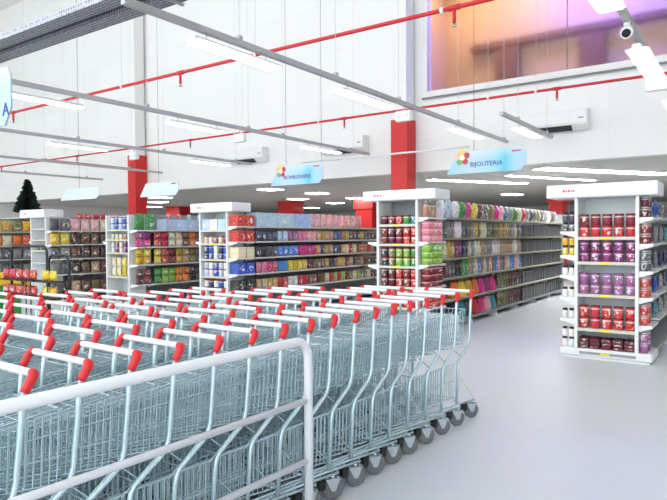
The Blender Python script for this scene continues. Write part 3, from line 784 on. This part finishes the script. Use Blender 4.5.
def lamp(x,y0,y1,label):
    t=thing('light_fixture',label,'light fixture',(x,(y0+y1)/2,ZR),0,'tube lights under the rails'); L=(y1-y0)/2
    m=MB(); m.prism([(-.045,-.10),(-.045,-.125),(.045,-.125),(.045,-.10),(.025,-.085),(-.025,-.085)],-L,L,'y'); m.prism([(-.11,-.140),(-.1,-.132),(-.045,-.1255),(.045,-.1255),(.1,-.132),(.11,-.140),(.1,-.137),(-.1,-.137)],-L,L,'y'); m.build('housing',M['fix'],t)
    MB().box(-.085,.085,-L+.03,L-.03,-.149,-.139).build('lit_diffuser',M['tube'],t)
    for s in (-1,1): MB().tube([(0,s*L*.7,-.086),(0,s*L*.7,-.032)],.006,6).build('hanger',M['rail_grey'],t)
LR='the long middle rail';
for a in [(-4.40,3.96,5.2,'lit white tube light nearest the cable tray under the long middle rail'),(-4.40,6.43,7.7,'lit white tube light second along the long middle rail'),(-4.38,9.9,11.2,'lit white tube light third along the long middle rail'),
 (-7.98,3.9,5.1,'lit white tube light nearest the blue sign under the second rail'),(-7.85,6.55,7.8,'lit white tube light second along the rail over the carts'),(-7.75,9.95,11.3,'lit white tube light third along the rail over the carts'),
 (-11.5,6.6,7.9,'lit white tube light under the rail over the grocery gondola'),(-11.4,10.2,11.5,'lit white tube light farther along the rail over the grocery gondola'),
 (-1.0,4.3,5.5,'lit white tube light before the security camera over the open floor'),(-1.0,6.75,8.1,'lit white tube light past the security camera over the open floor'),(-1.0,9.6,10.9,'lit white tube light farthest along the rail over the open floor'),
 (-3.45,10.5,11.8,'lit white tube light on the short rail under the window')]: lamp(*a)
for x,y,l in [(-4.42,8.2,'white emergency light box on the long middle rail'),(-7.85,8.2,'white emergency light box on the rail over the carts'),(-11.5,8.6,'white emergency light box on the rail over the grocery gondola'),(-1.0,8.3,'white emergency light box above the open floor display')]:
    t=thing('emergency_light',l,'emergency light',(x,y,ZR),0,'emergency light boxes')
    MB().cbox(-.13,.13,-.05,.05,-.26,-.1,.015).build('case',M['white_plastic'],t); MB().tube([(0,0,-.1),(0,0,-.032)],.01,6).build('stem',M['rail_grey'],t)
    for s in (-1,1): MB().lathe([(.03,-.06),(.035,-.052),(.035,-.05)],10,axis='y',c=(s*.07,0,-.18)).build('lamp_head',M['clear'],t)
# security camera
t=thing('security_camera','white security camera with dark lens hanging below the rail over the open floor','security camera',(-1.0,6.2,ZR))
d_=Vector((.1,-.9,-.35)).normalized()
MB().tube([Vector((0,0,-.12))-d_*.12,Vector((0,0,-.12))+d_*.12],.055,14).build('camera_body',M['white_plastic'],t)
MB().tube([Vector((0,0,-.12))+d_*.121,Vector((0,0,-.12))+d_*.135],.038,14).build('lens',M['lens'],t)
MB().tube([(0,0,-.032),(0,0,-.07)],.03,10).build('bracket',M['white_plastic'],t)

def pipe(label,pts,drops,hang,zt=9.):
    t=thing('sprinkler_pipe',label,'sprinkler pipe',(0,0,0),0,'red sprinkler pipes')
    MB().tube(pts,.025,10).build('pipe_run',M['pipe_red'],t)
    for p in drops:
        p=Vector(p)
        q=MB().tube([p+Vector((0,0,-.02)),p+Vector((0,0,-.17))],.021,8).build('drop_tee',M['pipe_red'],t)
        MB().tube([p+Vector((0,0,-.17)),p+Vector((0,0,-.20)),p+Vector((0,0,-.203)),p+Vector((0,0,-.215))],[.012,.012,.03,.03],8).build('sprinkler_head',M['chrome'],q)
        MB().tube([p+Vector((-.07,0,0)),p+Vector((.07,0,0))],.033,10).build('joint_sleeve',M['pipe_red'],q)
    for p in hang:
        p=Vector(p); MB().tube([p+Vector((0,0,.05)),(p.x,p.y,zt)],.0035,5).build('hanger_rod',M['wire'],t)
        MB().tube([p+Vector((-.02,0,0)),p+Vector((.02,0,0))],.034,10).build('pipe_clamp',M['white_plastic'],t)
pipe('red sprinkler pipe crossing the hall nearer the camera above the rails',[(-26.9,6.5,4.1),(8.9,6.5,4.1)],[(x,6.5,4.1) for x in (-17.7,-12.65,-7.5,-2.85,2.)],[(x,6.5,4.1) for x in (-14.5,-9.0,-5.9,-3.0,-1.)])
pipe('red sprinkler pipe crossing the hall close to the bulkhead wall',[(-26.9,11.15,4.1),(8.9,11.15,4.1)],[(x,11.15,4.1) for x in (-22.6,-17.8,-12.5,-7.5,-2.93,2.)],[(x,11.15,4.1) for x in (-15,-10.6,-8.2,-4.2,-3.3)])
pipe('short dark red pipe running back beside the far red column',[(-15.9,8.9,3.62),(-15.9,12.1,3.62)],[],[(-15.9,9.6,3.62)])

# cable tray
t=thing('cable_tray','perforated grey cable tray crossing overhead at the top corner','cable tray',(-6.,3.6,3.675))
def C_(y0,y1,x0,x1): 
    m=MB(); m.box(x0,x1,y0,y1,0,.004); m.box(x0,x1,y0,y0+.004,.004,.07); m.box(x0,x1,y1-.004,y1,.004,.07); return m
C_(-.22,-.055,-14,9.).build('channel',M['tray'],t); C_(.055,.23,-14,9.).build('channel',M['tray'],t)
MB().box(-14,9,-.054,.054,.05,.054).build('slot_plate',mat('dark_tray_slot',rgb(96,98,106),.6,.3),t)
for x in (-9,-4.,1.6,6):
    w_=MB().tube([(x,-.24,-.02),(x,-.24,5.3)],.006,6).build('hanger_rod',M['wire'],t); MB().box(x-.015,x+.015,-.26,.26,-.022,-.001).build('cross_bar',M['rail_grey'],w_)

# air conditioners on the bulkhead
def aircon(x0,x1,label):
    z0,z1=3.6,4.0; t=thing('air_conditioner',label,'air conditioner',((x0+x1)/2,YB,z0),0,'wall air conditioners'); w_=(x1-x0)/2; h=z1-z0
    m=MB(); m.prism([(-.26,.09),(-.28,.14),(-.28,h-.05),(-.25,h),(-.003,h),(-.003,0),(-.12,0)],-w_,w_,'x'); m.build('case',M['white_plastic'],t)
    MB().prism([(-.262,.078),(-.258,.084),(-.124,-.004),(-.128,-.010)],-w_*.55,w_*.5,'x').build('louver_flap',M['dark'],t)
    MB().box(w_-.16,w_-.06,-.284,-.281,.2,.23).build('indicator_panel',M['shelf_grey'],t)
aircon(-3.94,-2.75,'white wall air conditioner under the window beyond the short rail')
aircon(-9.28,-7.95,'white wall air conditioner between the red column and the pale sign')
aircon(-12.6,-11.25,'white wall air conditioner farther from the window, above the grocery gondola')

# hanging aisle signs
M['sign']=mat('blue_sign_print',(1,1,1),.4); g=NG(M['sign']); tc=g.n('ShaderNodeTexCoord'); sp=g.n('ShaderNodeSeparateXYZ'); g.l(tc.outputs['Generated'],sp.inputs[0])
cr=g.n('ShaderNodeValToRGB'); e=cr.color_ramp.elements; e[0].position=0; e[0].color=(*rgb(150,196,218),1); e[1].position=1; e[1].color=(*rgb(172,202,222),1)
for p,c in ((.35,rgb(182,206,222)),(.62,rgb(150,204,222)),(.74,rgb(92,190,212)),(.86,rgb(160,204,222))): q=e.new(p); q.color=(*c,1)
g.l(sp.outputs[0],cr.inputs[0])
up=g.math('MULTIPLY',g.math('SUBTRACT',g.math('ADD',sp.outputs[2],g.math('MULTIPLY',sp.outputs[0],-.25)),.42),3.); cl=g.n('ShaderNodeClamp'); g.l(up,cl.inputs[0])
g.l(g.mix(g.math('MULTIPLY',cl.outputs[0],.5),cr.outputs[0],rgb(212,218,224)),g.b.inputs['Base Color'])
M['sign_pale']=mat('pale_sign_print',rgb(204,220,230),.4)
DOT=[mat('emblem_%s'%n,rgb(*c),.5) for n,c in (('pink',(240,190,170)),('red',(190,60,70)),('yellow',(236,208,120)),('green',(120,170,90)),('cream',(246,232,210)))]
def textmesh(name,body,size,m):
    cu=bpy.data.curves.new(name,'FONT'); cu.body=body; cu.size=size; cu.extrude=.002; cu.resolution_u=2
    o=bpy.data.objects.new(name,cu); col.objects.link(o)
    dg=bpy.context.evaluated_depsgraph_get(); me=bpy.data.meshes.new_from_object(o.evaluated_get(dg)); bpy.data.objects.remove(o); bpy.data.curves.remove(cu)
    me.materials.clear(); me.materials.append(m)
    me.transform(Matrix.Rotation(PI/2,4,'X')); return me
def sign(label,x0,x1,y,z0,z1,body=None,emblem=True,logo=True,tx=.26,size=.1,wires=(.5,),board='sign'):
    t=thing('aisle_sign',label,'aisle sign',(x0,y,z0),0,'hanging aisle signs'); W=x1-x0; h=z1-z0
    MB().prism([(0,.02*h),(.0,.12*h),(.16*W,h),(W*.97,h),(W,.86*h),(W,.3*h),(W*.93,.02*h)],-.006,.006,'y').build('board',M[board],t)
    if emblem:
        m=MB(); cx,cz=.2*W,.72*h
        for k,(a,rr) in enumerate([(90,.055),(20,.05),(160,.05),(-50,.045),(-130,.05)]):
            px,pz=cx+.075*math.cos(math.radians(a)),cz+.085*math.sin(math.radians(a))
            m.lathe([(rr,-.0125),(rr,-.0065)],12,axis='y',c=(px,0,pz),mi=[2,1,0,1,3][k],smooth=False)
        m.lathe([(.045,-.016),(.045,-.0128)],12,axis='y',c=(cx,0,cz),mi=4,smooth=False)
        m.build('flower_emblem',DOT,t)
    if body:
        link('lettering',textmesh('lettering',body,size,M['text_blue']),t,(tx*W,-.009,.3*h))
    if logo:
        m=MB(); xx=W*.83
        for w_,hh in ((.022,.03),(.018,.024),(.022,.03),(.016,.024),(.02,.028)): m.box(xx,xx+w_,-.010,-.0065,h*.8,h*.8+hh); xx+=w_+.008
        m.build('logo',M['text_red'],t)
    for u in wires: MB().tube([(W*u,0,h*.99),(W*u,0,9-z0)],.004,5).build('suspension_wire',mat('dark_sign_wire',rgb(110,110,112),.5) if 'sw' not in M else M['sw'],t)
M['sw']=mat('dark_sign_wire',rgb(110,110,112),.5)
sign('pale blue hanging sign lettered BIJOUTERIA over the hanging pack gondola',-4.06,-2.80,9.,2.46,2.82,'BIJOUTERIA',True,True,.30,.1,(.35,))
sign('pale blue hanging sign lettered BOMBONIERE over the sweets gondola',-7.78,-6.53,9.,2.47,2.86,'BOMBONIERE',True,True,.26,.105,(.3,.97))
sign('pale blue blank looking sign over the grocery gondola',-10.5,-9.33,8.,2.32,2.60,None,False,True,wires=(.5,),board='sign_pale')
sign('pale blue blank looking sign farthest off, over the brown bag gondola',-13.45,-11.95,8.,2.36,2.62,None,False,False,wires=(.5,),board='sign_pale')
sign('bright blue hanging sign cut off by the picture edge near the tray',-5.1,-3.91,2.,2.22,2.60,None,False,False,wires=(.1,))
ts=[o for o in bpy.data.objects if o.get('label','').startswith('bright blue hanging sign')][0]
link('lettering',textmesh('lettering','A',.12,M['text_blue']),ts,(1.09,-.009,.07))

# lights of the low hall
def hall_light(x0,y0,x1,y1,w_,label):
    dx,dy=x1-x0,y1-y0; L=math.hypot(dx,dy)
    t=thing('ceiling_light',label,'ceiling light',((x0+x1)/2,(y0+y1)/2,ZL),math.atan2(-dx,dy),'low ceiling lights')
    m=MB(); m.box(-w_/2-.03,w_/2+.03,-L/2-.03,L/2+.03,-.05,-.001); m.build('frame',M['fix'],t); MB().box(-w_/2,w_/2,-L/2,L/2,-.058,-.051).build('lit_diffuser',M['panel'],t)
hall_light(-7.0,14.4,-5.4,17.2,.3,'long lit strip light under the low ceiling behind the left end of the pack sign')
hall_light(-3.9,13.5,-1.8,16.7,.45,'long lit strip light under the low ceiling behind the open floor display')
hall_light(-5.0,14.6,-3.6,17.4,.16,'thin lit strip light under the low ceiling between two wider strips')
for x,y,l in [(-12.4,14.3,'nearest square lit panel under the low ceiling over the sweets aisle'),(-12.3,16.6,'second square lit panel over the sweets aisle'),(-14.8,18.7,'square lit panel offset toward the tree, third back'),(-12.7,19.7,'square lit panel beyond the second over the sweets aisle'),(-15.3,22.,'square lit panel deep in the hall over the sweets aisle'),(-18.9,25.,'farthest square lit panel of the low hall'),
              (-9.,17.5,'square lit panel behind the big red column'),(-7.2,21.5,'square lit panel deep behind the pack gondola'),(-3.2,21.,'square lit panel deep behind the open floor display'),(.5,17.,'square lit panel over the floor beyond the far gondola'),(-20.5,16.5,'square lit panel over the gondola beneath the tree'),(-24,19.,'square lit panel nearest the far wall corner'),(-18.,14.6,'square lit panel just behind the far red column')]:
    hall_light(x,y-.3,x,y+.3,.6,l)

# ------------------------------------------------------------------ light
def area(name,loc,size,power,color=(1,1,1),rot=(0,0,0),sy=None):
    l=bpy.data.lights.new(name,'AREA'); l.energy=power; l.color=color; l.size=size
    if sy: l.shape='RECTANGLE'; l.size_y=sy
    o=bpy.data.objects.new(name,l); col.objects.link(o); o.location=loc; o.rotation_euler=rot
    return o
area('upper_room_warm_lamp',(-6.2,YB+1.6,8.4),1.4,48,(1,.68,.32))
area('upper_room_violet_lamp',(-2.75,YB+2.2,8.3),1.2,260,(.14,.11,1.))
area('upper_room_white_lamp',(-4.7,YB+2.1,8.3),1.0,26,(.95,.8,1.))
wd=bpy.data.worlds.new('world'); sc.world=wd; wd.use_nodes=True
wd.node_tree.nodes['Background'].inputs[0].default_value=(.93,.97,1.,1); wd.node_tree.nodes['Background'].inputs[1].default_value=1.95
vs=sc.view_settings; vs.view_transform='Standard'; vs.look='None'; vs.exposure=.74; vs.gamma=1; vs.use_curve_mapping=False
bpy.context.view_layer.update()
if __import__('os').environ.get('DBG'):
    import collections
    labs=[(o['label'],o.name) for o in col.objects if 'label' in o and o.parent is None]
    print('TOP',len(labs),'ALL',len(col.objects),'PROD',NPROD,'unused',[k for k,v in KINDS.items() if not v[1]])
    import re; print('LONG',[l for l,n in labs if len(re.findall(r"[A-Za-z0-9][A-Za-z0-9'-]*",l))>16][:10]); print('DUP',[(l,c) for l,c in collections.Counter(l for l,n in labs).items() if c>1][:10])
    print('KINDS',collections.Counter(o.name.split('.')[0] for o in col.objects if o.parent is None))
